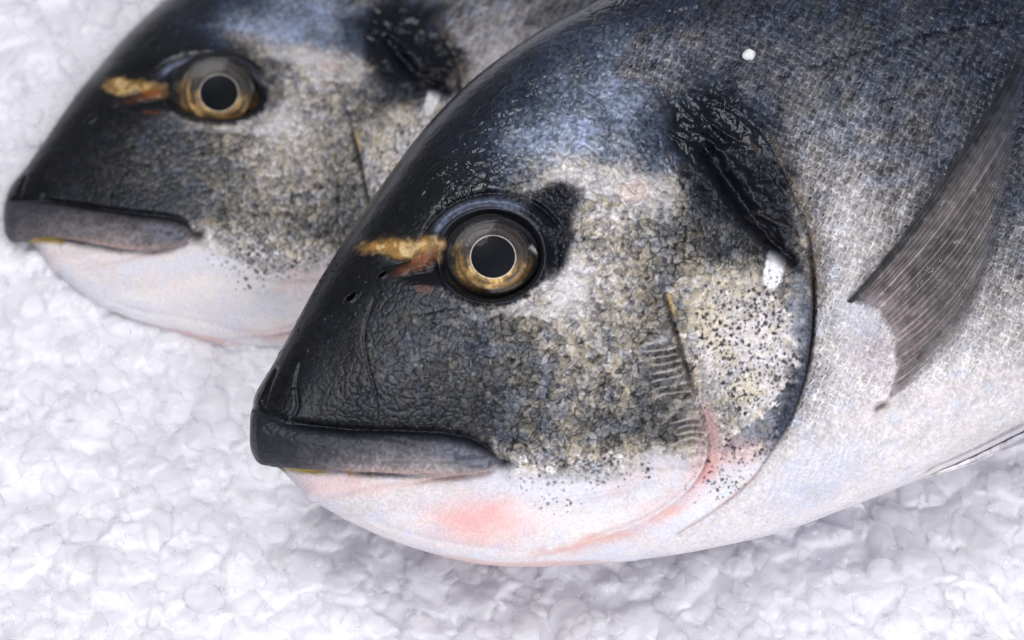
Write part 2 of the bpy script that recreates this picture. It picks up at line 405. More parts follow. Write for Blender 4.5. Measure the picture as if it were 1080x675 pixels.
    paint((70, 62, 56), .45 * hw * sst(.5, .1, hat))
    pk = np.exp(-((dP - 6) / 8) ** 2) * np.where(right, 1, .35) * sst(.38, .48, tP)
    paint((164, 130, 132), pk * .85 * sst(.72, .6, tP))
    paint((214, 146, 140), pkb * pk * .7 * sst(.55, .65, tP) * np.exp(-(np.maximum(tP - .66, 0) / .30) ** 2))
    paint((30, 28, 32), .6 * np.exp(-(dP / 1.9) ** 2) * sst(0, .15, tP) * (1 - sst(.3, .42, tP)))
    paint((202, 178, 180), .5 * sst(1, .4, ell(wx, wy, 655, 512, 75, 13, -25)) * (1 - .3 * n2))
    paint((206, 168, 166), .55 * sst(1.1, .3, ell(wx, wy, 778, 478, 38, 24, -30)))
    # dots
    paint((34, 32, 38), dots * (.6 + .4 * n4))
    paint((52, 50, 56), dots2 * .75)
    # chin
    ch = belly * (1 - body)
    paint((206, 208, 222), .5 * ch * sst(.45, .65, fbm(tx * .7, ty * 1.6, 40, 161)))

    paint(V['cheekpink'], V['pinkamt'] * .95 * (.35 + 1.1 * fbm(tx * .7, ty * 1.3, 26, 195)) * sst(1.35, .1, ell(wx, wy, 508, 549, 62, 30, 0)))
    paint((222, 178, 174), V['pinkamt'] * .55 * sst(1.2, .2, ell(wx, wy, 352, 512, 60, 14, 4)) * ch)
    paint((222, 186, 180), pkb * .5 * np.exp(-(dj / 5) ** 2) * sst(.2, .5, tj) * ch)
    paint((214, 160, 148), pkb * .55 * sst(1.1, .2, ell(wx, wy, 610, 574, 75, 9, -14)) * ch)
    paint((206, 158, 150), .5 * ch * sst(.5, 1, np.exp(-((y - np.interp(x, [300, 325, 370, 420, 470, 520], [503, 524, 551, 572, 588, 596])) / 6) ** 2)) * sst(420, 500, x))
    paint((196, 164, 74), .9 * np.exp(-((y - lb - 3) / 3.5) ** 2) * sst(292, 300, x) * sst(352, 325, x + 20 * rag))
    paint((170, 120, 60), .7 * sst(.72, .8, vn(tx, ty, 4, 171)) * np.exp(-((y - lb - 4) / 3) ** 2) * sst(300, 340, x) * sst(500, 460, x))
    paint((184, 172, 176), .5 * np.exp(-((y - lb - 1) / 5) ** 2) * sst(340, 400, x) * sst(530, 500, x))
    # upper lip
    lc = np.array(V['lipdark'], f32)[None] * (1 - lv[..., None]) + np.array(V['liplight'], f32)[None] * lv[..., None]
    lc = lc * (1 + .4 * (n3 - .5)[..., None] + .3 * (n2 - .5)[..., None] + .3 * (fbm(tx * .4, ty * 1.5, 10, 181) - .5)[..., None])
    m = lipm[..., None]; c = c * (1 - m) + lc * m
    paint((25, 27, 35), lipm * V['lipshade'] * sst(430, 270, x) * .85)
    paint((112, 114, 128), lipm * .6 * sst(1.1, .5, ell(x, y, 490, 481, 46, 12, 18)) * (.5 + n3))
    paint((40, 44, 58), lipm * .5 * sst(1, .6, ell(x, y, 495, 481, 34, 9, 18)) * sst(.5, .6, n4))
    paint((176, 140, 132), lipm * .5 * sst(.75, 1, lv) * sst(300, 400, x))
    # seams of head: darker along the lip groove and at the mouth corner
    paint((14, 16, 22), .9 * np.exp(-((y - lt + 1) / 2.6) ** 2) * sst(532, 518, x) * sst(290, 310, x))
    paint((12, 13, 18), .8 * np.exp(-(dc / 7) ** 2))
    # body details
    paint((160, 150, 160), .4 * sst(1.2, .3, ell(wx, wy, 915, 365, 30, 50, -25)) * body)
    paint((182, 188, 208), .4 * body * belly * sst(1.2, .3, ell(wx, wy, 860, 505, 80, 34, -30)))
    paint((70, 62, 58), .7 * sst(1.1, .3, ell(x, y, 930, 431, 9, 3.5, -30)))
    paint((192, 196, 208), .5 * body * sst(1.2, .3, ell(wx, wy, 900, 330, 30, 30)))
    c = np.clip(c, 3, 224)
    o['c'] = lin(c)
    # ---- gloss: wet and slick on the dark skin, satin on the silver
    dark = sst(95, 35, c.mean(-1))
    o['r'] = lerp(.36, .24, dark) + .10 * (n2 - .5) + .08 * belly + .05 * lipm
    o['m'] = .15 * body * (1 - belly * .8) + .08 * cheek * sst(60, 130, tone)
    o['k'] = np.clip(.30 - .20 * dark * cheek - .2 * hol - .25 * lipm + .7 * na, .04, 1)
    o['r'] = o['r'] + .14 * lipm + .12 * dark * cheek * sst(270, 330, x)
    return o

# ------------------------------------------------------------------ mesh helpers
def mesh_from(name, verts, quads, tris=None, smooth=True):
    me = bpy.data.meshes.new(name)
    nq = len(quads); nt = 0 if tris is None else len(tris)
    me.vertices.add(len(verts)); me.vertices.foreach_set('co', np.ascontiguousarray(verts, f32).ravel())
    idx = np.asarray(quads, np.int32).ravel()
    if nt: idx = np.concatenate([idx, np.asarray(tris, np.int32).ravel()])
    me.loops.add(len(idx)); me.loops.foreach_set('vertex_index', idx)
    me.polygons.add(nq + nt)
    st = np.concatenate([np.arange(nq) * 4, nq * 4 + np.arange(nt) * 3]).astype(np.int32)
    me.polygons.foreach_set('loop_start', st)
    me.polygons.foreach_set('use_smooth', np.full(nq + nt, smooth))
    me.update(calc_edges=True)
    return me

def set_col(me, name, rgb):
    a = me.color_attributes.new(name, 'FLOAT_COLOR', 'POINT')
    buf = np.ones((len(me.vertices), 4), f32); buf[:, :rgb.shape[1]] = rgb
    a.data.foreach_set('color', buf.ravel())

def link(name, me, mat, parent=None, loc=None):
    """vertices are in world metres; the object's origin goes to LOC or to the parent's"""
    ob = bpy.data.objects.new(name, me); COL.objects.link(ob)
    if mat: me.materials.append(mat)
    if parent is not None:
        ob.parent = parent
        base = np.array(ORIG[parent.name])
    else:
        base = np.array(loc if loc is not None else (0, 0, 0), float)
        ob.location = base
    co = np.empty(len(me.vertices) * 3, f32); me.vertices.foreach_get('co', co)
    co = co.reshape(-1, 3) - base.astype(f32)
    me.vertices.foreach_set('co', co.ravel()); me.update()
    ORIG[ob.name] = tuple(base)
    return ob
ORIG = {}

def gridquads(n, m, wrap=False):
    i = np.arange(n - 1)[:, None]; j = np.arange(m if wrap else m - 1)[None]
    j2 = (j + 1) % m
    return np.stack([i * m + j, i * m + j2, (i + 1) * m + j2, (i + 1) * m + j], -1).reshape(-1, 4)

# ------------------------------------------------------------------ materials
def newmat(name):
    m = bpy.data.materials.new(name); m.use_nodes = True
    nt = m.node_tree; b = nt.nodes['Principled BSDF']
    return m, nt, b

def skin_material():
    m, nt, b = newmat('wet_fish_skin')
    a = nt.nodes.new('ShaderNodeVertexColor'); a.layer_name = 'skin'
    g = nt.nodes.new('ShaderNodeVertexColor'); g.layer_name = 'gloss'
    sp = nt.nodes.new('ShaderNodeSeparateColor'); nt.links.new(g.outputs['Color'], sp.inputs[0])
    tc = nt.nodes.new('ShaderNodeTexCoord')
    n = nt.nodes.new('ShaderNodeTexNoise'); n.inputs['Scale'].default_value = 3200; n.inputs['Detail'].default_value = 3
    nt.links.new(tc.outputs['Object'], n.inputs['Vector'])
    mix = nt.nodes.new('ShaderNodeMix'); mix.data_type = 'RGBA'; mix.blend_type = 'MULTIPLY'; mix.inputs['Factor'].default_value = .55
    mr = nt.nodes.new('ShaderNodeMapRange'); mr.inputs['From Min'].default_value = .3; mr.inputs['From Max'].default_value = .7
    mr.inputs['To Min'].default_value = .72; mr.inputs['To Max'].default_value = 1.2
    nt.links.new(n.outputs['Fac'], mr.inputs['Value'])
    nt.links.new(a.outputs['Color'], mix.inputs['A']); nt.links.new(mr.outputs['Result'], mix.inputs['B'])
    nt.links.new(mix.outputs['Result'], b.inputs['Base Color'])
    nt.links.new(sp.outputs[0], b.inputs['Roughness'])
    nt.links.new(sp.outputs[1], b.inputs['Metallic'])
    nt.links.new(sp.outputs[2], b.inputs['Coat Weight'])
    b.inputs['Coat Roughness'].default_value = .20
    b.inputs['Coat IOR'].default_value = 1.36
    b.inputs['IOR'].default_value = 1.40
    b.inputs['Specular IOR Level'].default_value = .33; b.inputs['Specular Tint'].default_value = (.80, .88, 1, 1)
    n2 = nt.nodes.new('ShaderNodeTexNoise'); n2.inputs['Scale'].default_value = 2600; n2.inputs['Detail'].default_value = 2
    nt.links.new(tc.outputs['Object'], n2.inputs['Vector'])
    bp = nt.nodes.new('ShaderNodeBump'); bp.inputs['Strength'].default_value = .25; bp.inputs['Distance'].default_value = 1.0 * PX
    nt.links.new(n2.outputs['Fac'], bp.inputs['Height'])
    nt.links.new(bp.outputs['Normal'], b.inputs['Normal']); nt.links.new(bp.outputs['Normal'], b.inputs['Coat Normal'])
    return m

def attr_material(name, rough, coat, metallic=0, bump=0, sss=0, alpha=None):
    m, nt, b = newmat(name)
    a = nt.nodes.new('ShaderNodeVertexColor'); a.layer_name = 'skin'
    nt.links.new(a.outputs['Color'], b.inputs['Base Color'])
    b.inputs['Roughness'].default_value = rough; b.inputs['Coat Weight'].default_value = coat
    b.inputs['Coat Roughness'].default_value = .08; b.inputs['Metallic'].default_value = metallic
    if bump:
        tc = nt.nodes.new('ShaderNodeTexCoord')
        n2 = nt.nodes.new('ShaderNodeTexNoise'); n2.inputs['Scale'].default_value = 2400
        nt.links.new(tc.outputs['Object'], n2.inputs['Vector'])
        bp = nt.nodes.new('ShaderNodeBump'); bp.inputs['Strength'].default_value = bump; bp.inputs['Distance'].default_value = 1.5 * PX
        nt.links.new(n2.outputs['Fac'], bp.inputs['Height']); nt.links.new(bp.outputs['Normal'], b.inputs['Normal'])
    if sss:
        b.inputs['Subsurface Weight'].default_value = sss; b.inputs['Subsurface Radius'].default_value = (1, .6, .5)
        b.inputs['Subsurface Scale'].default_value = 12 * PX
    if alpha is not None: b.inputs['Alpha'].default_value = alpha
    return m

SKIN = skin_material()
IRIS = attr_material('iris_gold', .42, .0, .1, .5)
EYEM = attr_material('eyeball_wet', .25, .3, 0, .25)
m, nt, b = newmat('pupil_black'); b.inputs['Base Color'].default_value = (.003, .004, .007, 1); b.inputs['Roughness'].default_value = .5; b.inputs['Specular IOR Level'].default_value = .1
PUPIL = m
m, nt, b = newmat('cornea_clear')
for n in list(nt.nodes):
    if n.type == 'BSDF_PRINCIPLED': nt.nodes.remove(n)
out = [n for n in nt.nodes if n.type == 'OUTPUT_MATERIAL'][0]
tr = nt.nodes.new('ShaderNodeBsdfTransparent'); gl = nt.nodes.new('ShaderNodeBsdfGlossy'); gl.inputs['Roughness'].default_value = .10
fr = nt.nodes.new('ShaderNodeFresnel'); fr.inputs['IOR'].default_value = 1.24
mx = nt.nodes.new('ShaderNodeMixShader')
nt.links.new(fr.outputs[0], mx.inputs[0]); nt.links.new(tr.outputs[0], mx.inputs[1]); nt.links.new(gl.outputs[0], mx.inputs[2]); nt.links.new(mx.outputs[0], out.inputs[0])
CORNEA = m
FIN = attr_material('fin_membrane', .45, .2, 0, .15)
_n = FIN.node_tree; _v = [q for q in _n.nodes if q.type == 'VERTEX_COLOR'][0]; _n.links.new(_v.outputs['Alpha'], _n.nodes['Principled BSDF'].inputs['Alpha'])

# ------------------------------------------------------------------ the fish
def fish(S):
    Dp, Vp, Tp = np.array(S['D'], float), np.array(S['V'], float), np.array(S['T'], float)
    # stations: even spacing where the photograph looks, wide spacing toward the tail
    uu = np.linspace(0, len(Dp) - 1, 4000)
    mid = .5 * (catmull(Dp, uu) + catmull(Vp, uu))
    dens = np.where(mid[:, 0] < S['xfine'], 1 / S['step'], 1 / 9.)
    arc = np.concatenate([[0], np.cumsum(np.hypot(*np.diff(mid, axis=0).T) * .5 * (dens[1:] + dens[:-1]) + .003)])
    nu = int(arc[-1])
    u = np.interp(np.linspace(0, arc[-1], nu + 1)[1:], arc, uu)
    d_, v_, t_ = catmull(Dp, u), catmull(Vp, u), catmull(Tp, u)[:, 0]
    # cross-section angle table, even along the arc of a 2:1 ellipse
    th = np.linspace(-math.pi / 2, math.pi / 2, 2001)
    ds = np.hypot(np.cos(th), .5 * np.sin(th)); ar = np.concatenate([[0], np.cumsum(.5 * (ds[1:] + ds[:-1]))]); ar /= ar[-1]
    nf, nb = S['nv'], 70
    tf = np.interp(np.linspace(0, 1, nf), ar, th)
    tb = np.interp(np.linspace(0, 1, nb), ar, th)[1:-1]
    s = np.concatenate([np.sin(tf), np.sin(tb)[::-1]])
    e = .86
    z = np.concatenate([np.cos(tf).clip(0) ** e, -(np.cos(tb)[::-1].clip(0) ** e)])
    front = np.concatenate([np.ones(nf), np.zeros(nb - 2)]).astype(bool)
    M = len(s)
    mid = .5 * (d_ + v_); half = .5 * (d_ - v_)
    X = (mid[:, :1] + half[:, :1] * s[None]); Y = (mid[:, 1:] + half[:, 1:] * s[None]); Z = t_[:, None] * z[None]
    # unwrapped coordinates
    hl = np.hypot(half[:, 0], half[:, 1])[:, None]
    seg = np.hypot(hl * np.diff(np.concatenate([s, s[:1]]))[None], t_[:, None] * np.diff(np.concatenate([z, z[:1]]))[None])
    cum = np.concatenate([np.zeros((len(u), 1)), np.cumsum(seg, 1)[:, :-1]], 1)
    i0 = nf // 2
    arcv = cum - cum[:, i0:i0 + 1]
    extra = arcv - (s[None] - s[i0]) * hl
    extra = np.where(front[None], extra, extra * .6)
    ex = half / np.maximum(hl, 1e-6)
    TX = X + ex[:, :1] * extra; TY = Y + ex[:, 1:] * extra
    # canonical coordinates
    qx, qy = S['map'](X.ravel(), Y.ravel()); qtx, qty = S['map'](TX.ravel(), TY.ravel())
    o = skin(qx.astype(f32), qy.astype(f32), qtx.astype(f32), qty.astype(f32), S)
    sh = X.shape
    d = o['d'].reshape(sh) * S['relief']
    fm = np.clip(z / .12, 0, 1)[None] * np.where(front, 1, 0)[None]
    fm = np.maximum(fm, np.where(front, .35, .15)[None])
    fm = fm * np.clip(np.arange(len(u)) / 14., 0, 1)[:, None]
    d = d * fm
    # base normals
    P = np.stack([X, Y, Z], -1)
    gu = np.gradient(P, axis=0); gv = np.roll(P, -1, 1) - np.roll(P, 1, 1)
    n = np.cross(gu, gv); n /= np.maximum(np.linalg.norm(n, axis=-1, keepdims=True), 1e-6)
    c = n[len(u) // 3, nf // 2]
    if c[2] < 0: n = -n
    P2 = P + n * d[..., None]
    Wb = S['k'] * (P2[..., 1] - CY) - S['m'] * (P2[..., 0] - CX) + S['c']
    Wt = P2[..., 2] + Wb
    co = to_world(P2[..., 0], P2[..., 1], Wt).reshape(-1, 3)
    q = gridquads(len(u), M, True)
    # caps
    Nv = len(co)
    c0 = co[:M].mean(0); c1 = co[-M:].mean(0)
    co = np.concatenate([co, [c0, c1]])
    j = np.arange(M); j2 = (j + 1) % M
    t1 = np.stack([np.full(M, Nv), j2, j], -1); b_ = (len(u) - 1) * M
    t2 = np.stack([np.full(M, Nv + 1), b_ + j, b_ + j2], -1)
    me = mesh_from('fish_body', co, q[:, ::-1] if False else q, np.concatenate([t1, t2]))
    cc = o['c']; cc = np.concatenate([cc, cc[:1], cc[-1:]])
    gl = np.stack([o['r'], o['m'], o['k']], -1); gl = np.concatenate([gl, gl[:1], gl[-1:]])
    set_col(me, 'skin', cc); set_col(me, 'gloss', np.clip(gl, 0, 1).astype(f32))
    # relief height map for attaching the eye and the fin
    fr_ = np.broadcast_to(front[None], sh)
    Zs = Z + Wb
    return me, (X[fr_], Y[fr_], Zs[fr_]), (P2[..., 0][fr_], P2[..., 1][fr_], Wt[fr_])

def fit_plane(pts, cx, cy, r):
    X, Y, W = pts
    m = (np.hypot(X - cx, Y - cy) < r)
    A = np.stack([X[m] - cx, Y[m] - cy, np.ones(m.sum())], -1)
    s, *_ = np.linalg.lstsq(A, W[m], rcond=None)
    s[:2] *= .12
    return s           # slope x, slope y, height

def raster(pts, step=6):
    X, Y, W = pts
    i = np.round(X / step).astype(int); j = np.round(Y / step).astype(int)
    i0, j0 = i.min(), j.min()
    H = np.zeros((j.max() - j0 + 1, i.max() - i0 + 1)); Cn = H.copy()
    np.add.at(H, (j - j0, i - i0), W); np.add.at(Cn, (j - j0, i - i0), 1)
    ok = Cn > 0; H[ok] /= Cn[ok]
    for _ in range(12):
        for ax, sh in ((0, 1), (0, -1), (1, 1), (1, -1)):
            r = np.roll(H, sh, ax); ro = np.roll(ok, sh, ax)
            m = (~ok) & ro; H[m] = r[m]; ok = ok | m
    def f(x, y):
        a = np.clip(x / step - i0, 0, H.shape[1] - 1.01); b = np.clip(y / step - j0, 0, H.shape[0] - 1.01)
        i = a.astype(int); j = b.astype(int); s = a - i; t = b - j
        return (H[j, i] * (1 - s) + H[j, i + 1] * s) * (1 - t) + (H[j + 1, i] * (1 - s) + H[j + 1, i + 1] * s) * t
    return f

def dome(name, cx, cy, rx, ry, pl, h0, hh, r0, r1, mat, parent, colf=None, nr=40, na=160, p=2.0, rot=0, lift=0):
    """a lens-shaped cap or ring on the plane PL: height h0 + hh*(1-r^p)"""
    r = np.linspace(r0, r1, nr)[:, None]; a = np.linspace(0, 2 * math.pi, na, endpoint=False)[None]
    x = r * np.cos(a) * rx; y = -r * np.sin(a) * ry
    cr, sr = math.cos(math.radians(rot)), math.sin(math.radians(rot))
    x, y = x * cr - y * sr, x * sr + y * cr
    w = pl[0] * x + pl[1] * y + pl[2] + h0 + hh * (1 - r ** p) + lift * np.sin(np.clip((r - r0) / (r1 - r0), 0, 1) * math.pi)
    # rim folded back so that it has thickness
    x = np.concatenate([x, x[-1:] * .98]); y = np.concatenate([y, y[-1:] * .98]); w = np.concatenate([w, w[-1:] - 9])
    co = to_world(cx + x, cy + y, w).reshape(-1, 3)
    q = gridquads(nr + 1, na, True)
    tris = None
    if r0 < 1e-3:
        tris = None
    me = mesh_from(name, co, q[:, ::-1], tris)
    if colf is not None:
        R = np.concatenate([np.broadcast_to(r, (nr, na)), np.broadcast_to(r[-1:], (1, na))]); A = np.broadcast_to(a, R.shape)
        set_col(me, 'skin', lin(np.clip(colf(R.astype(f32), A.astype(f32)), 3, 240)).reshape(-1, 3))
    return link(name, me, mat, parent)

def mixc(c, col, m):
    return c + (np.asarray(col, f32) - c) * np.clip(m, 0, 1)[..., None]

def eye(E, pl, root, seed):
    """eyeball with iris, pupil and cornea"""
    cx, cy, rx, ry, rp = E['c'][0], E['c'][1], E['rx'], E['ry'], E['rp']
    def ball(R, A):
        x = R * np.cos(A) * 50 + seed * 100; y = R * np.sin(A) * 50
        n = fbm(x, y, 12, 201); m_ = vn(x, y, 3, 203)
        tang = fbm(A * 3 + 40, R * 9, 1, 205)
        c = np.zeros(R.shape + (3,), f32) + np.array((16, 15, 18), f32)
        R = R + .07 * (fbm(A * 1.3 + 9, R * 3, 1, 206) - .5)
        low = sst(.35, -.55, np.sin(A)); left = sst(-.1, -.9, np.cos(A) + .1)
        ringm = np.exp(-((R - .80) / .10) ** 2)
        c = mixc(c, (150, 116, 66), ringm * np.clip(low * .8 + left * .95, 0, 1) * (.55 + .6 * n))
        c = mixc(c, (170, 132, 78), ringm * .9 * np.exp(-(((A - 5.45 + math.pi) % (2 * math.pi) - math.pi) / .38) ** 2))
        c = mixc(c, (128, 108, 84), np.exp(-((R - .74) / .09) ** 2) * .7 * np.exp(-(((A - .95 + math.pi) % (2 * math.pi) - math.pi) / .5) ** 2) * (.4 + n))
        c = mixc(c, (84, 92, 116), np.exp(-((R - .93) / .03) ** 2) * .5)
        c = mixc(c, (12, 12, 16), .9 * sst(.42, .6, fbm(A * 1.9 + 60, R * 6, 1, 208)) * sst(-.75, .3, np.sin(A)))
        c = mixc(c, (10, 10, 14), sst(.60, .50, R) * .8)
        return c * (1 + .35 * (m_ - .5))[..., None]
    eb = dome('eye', cx, cy, rx, ry, pl, -12, 15, 0.001, 1.08, EYEM, root, ball, 60, 200, 2.2, rot=-4)
    def irc(R, A):
        x = np.cos(A) * R * 40 + seed * 31; y = np.sin(A) * R * 40
        n = fbm(x, y, 9, 211); m_ = vn(x, y, 2.5, 213); st = vn(A * 26, R * 4, 1, 215)
        gold = sst(.55, -.35, np.sin(A) + .25 * np.cos(A)) * .9 + .1
        c = np.zeros(R.shape + (3,), f32) + np.array((34, 28, 24), f32)
        R = R + .05 * (fbm(A * 1.6 + 3, R * 3, 1, 216) - .5) * sst(.68, .75, R)
        c = mixc(c, (176, 136, 74), gold * (.45 + .7 * n))
        c = mixc(c, (222, 190, 124), gold * sst(.5, .75, n) * .8)
        c = mixc(c, (30, 26, 28), .85 * sst(.35, .62, fbm(A * 2.2 + 20, R * 5, 1, 218)) * sst(-.5, .4, np.sin(A)))
        c = mixc(c, (40, 34, 34), .85 * np.exp(-((R - .80) / .05) ** 2) * sst(.2, .6, vn(A * 1.6, R * 0, 1, 217)))
        c = mixc(c, (70, 66, 70), sst(.93, 1, R) * .8)
        c = mixc(c, (200, 196, 190), sst(rp / E['ri'] + .012, rp / E['ri'], R) * .8)
        return c * (1 + .25 * (m_ - .5) + .22 * (st - .5))[..., None]
    ri = E['ri']
    ir = dome('iris', cx, cy, ri, ri * .95, pl, 4, 5, rp / ri * .96, 1.0, IRIS, eb, irc, 40, 200, 2, lift=1.5)
    dome('pupil', cx, cy, rp, rp * .98, pl, 6.0, 3.5, 0.001, 1.0, PUPIL, eb, None, 24, 120)
    dome('cornea', cx + 1, cy, rx * .93, ry * .93, pl, 5.5, 6.0, 0.001, 1.0, CORNEA, eb, None, 60, 160, 2.4, rot=-4)
    return eb

def fin(name, base, rays, hf, root, label=None, nt=90, per=8, lift=9, cbase=(150, 132, 134), cmid=(106, 98, 97), ctip=(46, 50, 64), thick=1.2, dark_edge=True, seed=0, trans=False, con=1.):
    """a fan of rays: BASE a curve of roots, RAYS a list of (root t, list of points) edge to edge, hf height of the skin beneath"""
    R = len(rays)
    cur = [smooth_line(r, 12) for r in rays]
    cur = [np.stack([np.interp(np.linspace(0, 1, nt), np.linspace(0, 1, len(q)), q[:, k]) for k in (0, 1)], -1) for q in cur]
    cur = np.array(cur)                                            # control rays, nt, 2
    n = (S_RAYS.get(name, 18)) * per + 1
    a = np.linspace(0, R - 1, n)
    X = catmull(cur[..., 0], a); Y = catmull(cur[..., 1], a)       # n, nt
    t = np.linspace(0, 1, nt)[None]; ai = np.linspace(0, 1, n)[:, None]
    rp_ = np.arange(n) / per + .5 * (vn(np.arange(n) / per * 1.7, np.zeros(n), 1, 19) - .5)
    ph = np.abs(np.mod(rp_, 1) - .5) * 2            # 1 at a ray, 0 between
    rayh = (ph[:, None] ** 1.5)
    # each ray splits in two toward the margin
    ph2 = np.abs(np.mod(rp_ * 2, 1) - .5) * 2
    rayh = lerp(rayh, np.maximum(rayh, ph2[:, None] ** 2 * .8), sst(.35, .6, t))
    W = hf(X, Y) - 5 * sst(.10, 0, t) + lift * sst(.02, .16, t) * (1 + .6 * t) + 4 * np.sin(ai * 9 + 3 * t) * t + thick * rayh + 1.2 * (vn(X.astype(f32), Y.astype(f32), 6, 5) - .5)
    top = to_world(X, Y, W); bot = to_world(X, Y, W - 2.0 - 1.2 * thick * rayh)
    co = np.concatenate([top.reshape(-1, 3), bot.reshape(-1, 3)])
    q = gridquads(n, nt); N = n * nt
    qs = [q[:, ::-1], q + N]
    b_ = np.concatenate([np.arange(nt - 1), np.arange(n - 1) * nt + nt - 1, (n - 1) * nt + np.arange(nt - 1)[::-1] + 1, (np.arange(n - 1)[::-1] + 1) * nt])
    b2 = np.concatenate([b_[1:], b_[:1]])
    qs.append(np.stack([b_, b2, b2 + N, b_ + N], -1))
    me = mesh_from(name, co, np.concatenate(qs))
    c = np.array(cbase, f32) * np.ones((n, nt, 1), f32)
    c = mixc(c, cmid, sst(.1, .35, t) * np.ones((n, 1))); c = mixc(c, ctip, sst(.45, 1, t) * np.ones((n, 1)))
    nz = vn(X.astype(f32), Y.astype(f32), 5, 7); sg = vn(np.broadcast_to(t * 60, X.shape).astype(f32), np.broadcast_to(ai * S_RAYS.get(name, 18), X.shape).astype(f32), 1, 9)
    c = c * (1 - .52 * con + .95 * con * rayh * vn(np.broadcast_to(rp_[:, None] * 1.0, X.shape).astype(f32), (t * 3 + 0 * X).astype(f32), 1, 23) + .2 * vn(X.astype(f32), Y.astype(f32), 18, 25) + .25 * (nz - .5) + .22 * (sg - .5))[..., None]
    if dark_edge and trans: c = mixc(c, (166, 160, 168), sst(.14, .03, t + .10 * (fbm(X.astype(f32), Y.astype(f32), 12, 27) - .5) + 0 * ai) * sst(.1, .3, ai) * .8)
    if dark_edge: c = mixc(c, (16, 17, 24), sst(.15, .05, ai + .05 * (nz - .5)) * np.ones_like(t))
    c = lin(np.clip(c, 5, 235)).reshape(-1, 3)
    al = np.clip(1 - (.80 * (1 - .85 * rayh) * sst(.12, .6, ai) * sst(.12, .35, t)) - .75 * sst(.78, 1, t) * (1 - .4 * rayh) - .4 * sst(.8, 1, ai), .15, 1).reshape(-1, 1).astype(f32) if trans else np.ones((n * nt, 1), f32)
    if trans: al = al * sst(-.02, .24, t + .22 * (fbm(X.astype(f32), Y.astype(f32), 10, 29) - .5) + .5 * sst(.12, 0, ai)).reshape(-1, 1)
    c = np.concatenate([c, al.astype(f32)], 1)
    set_col(me, 'skin', np.concatenate([c, c]))
    ob = link(name, me, FIN, root)
    if label: ob['label'] = label
    return ob
S_RAYS = {'pectoral_fin': 27, 'pelvic_fin': 7, 'tail_fin': 20, 'dorsal_fin': 24}

def root_at(name, x, y, w, label, group=None):
    p = to_world(np.array(x, float), np.array(y, float), np.array(w, float))
    p = np.array([p[0], p[1], 0.0])
    r = bpy.data.objects.new(name, None); COL.objects.link(r); r.empty_display_size = .02
    r.location = p; ORIG[r.name] = tuple(p)
    r['label'] = label; r['category'] = 'fish'
    if group: r['group'] = group
    return r

# ---- front fish
FD = [(263, 452), (266, 432), (272, 412), (288, 384), (308, 348), (336, 297), (370, 243), (410, 185), (455, 127), (510, 74), (575, 29), (640, -3), (720, -38), (810, -68), (910, -92), (1020, -110), (1140, -122), (1300, -130), (1450, -130), (1600, -132), (1750, -150), (1880, -175)]
FV = [(263, 458), (266, 472), (276, 487), (297, 497), (330, 528), (385, 558), (440, 579), (500, 594), (560, 598), (630, 595), (700, 587), (765, 575), (830, 559), (895, 535), (965, 507), (1040, 473), (1130, 425), (1260, 355), (1420, 260), (1590, 150), (1745, 30), (1880, -60)]
FT = [3, 24, 34, 46, 58, 74, 92, 108, 122, 135, 144, 150, 154, 156, 157, 156, 152, 140, 120, 92, 58, 30]
front = dict(D=FD, V=FV, T=FT, xfine=1120, step=1.0, nv=640, relief=1.0, map=lambda x, y: (x, y), seed=0,
             k=.30, m=.12, c=0., eye=(519, 271),
             cheekpink=(226, 158, 152), pinkamt=.9, lipdark=(42, 44, 52), liplight=(160, 150, 150), lipshade=1.0)
root = root_at('sea_bream', 900, 300, -150, 'larger sea bream in front, in sharp focus, with a pink patch on its chin', 'two sea bream lying side by side on crushed ice')
me, basep, surfp = fish(front)
link('body', me, SKIN, root)
print('front fish', time.time() - T0)
pl = fit_plane(basep, 519, 271, 60)
eye(dict(c=(520, 271), rx=49.5, ry=43, ri=37, rp=24.3), pl, root, 0)
hf = raster(surfp)
base = None
fin('pectoral_fin', None, [
    [(886, 326), (918, 290), (955, 243), (1000, 180), (1040, 118), (1078, 56)],
    [(900, 327), (933, 294), (974, 247), (1017, 188), (1052, 132), (1079, 80)],
    [(916, 336), (952, 300), (994, 252), (1032, 198), (1060, 152), (1076, 114)],
    [(928, 352), (964, 321), (1004, 278), (1036, 232), (1054, 198), (1067, 168)],
    [(935, 373), (970, 348), (1004, 314), (1031, 276), (1046, 250), (1057, 226)],
    [(936, 400), (967, 379), (996, 350), (1018, 324), (1032, 300), (1044, 280)],
    [(929, 428), (952, 412), (977, 391), (1000, 370), (1017, 349), (1031, 327)]], hf, root, trans=True)
hflat = lambda x, y: front['k'] * (y - CY) - front['m'] * (x - CX) + 45
fin('pelvic_fin', None, [
    [(985, 499), (1020, 484), (1060, 464), (1110, 440)],
    [(978, 503), (1020, 491), (1065, 472), (1120, 452)],
    [(976, 503), (1020, 490), (1068, 470.5), (1122, 450)]], hflat, root, lift=3, cbase=(200, 194, 196), cmid=(186, 182, 188), ctip=(160, 158, 168), thick=.2, con=.15)
wt = lambda x, y: front['k'] * (y - CY) - front['m'] * (x - CX)
fin('tail_fin', None, [
    [(1870, -175), (1950, -250), (2050, -340), (2150, -430)],
    [(1872, -150), (1960, -190), (2040, -230), (2110, -275)],
    [(1874, -118), (1950, -135), (2010, -150), (2060, -165)],
    [(1872, -88), (1960, -80), (2050, -70), (2140, -60)],
    [(1870, -62), (1950, 5), (2060, 60), (2180, 110)]], wt, root, lift=0, cbase=(70, 74, 88), cmid=(60, 64, 78), ctip=(34, 36, 46), dark_edge=False)

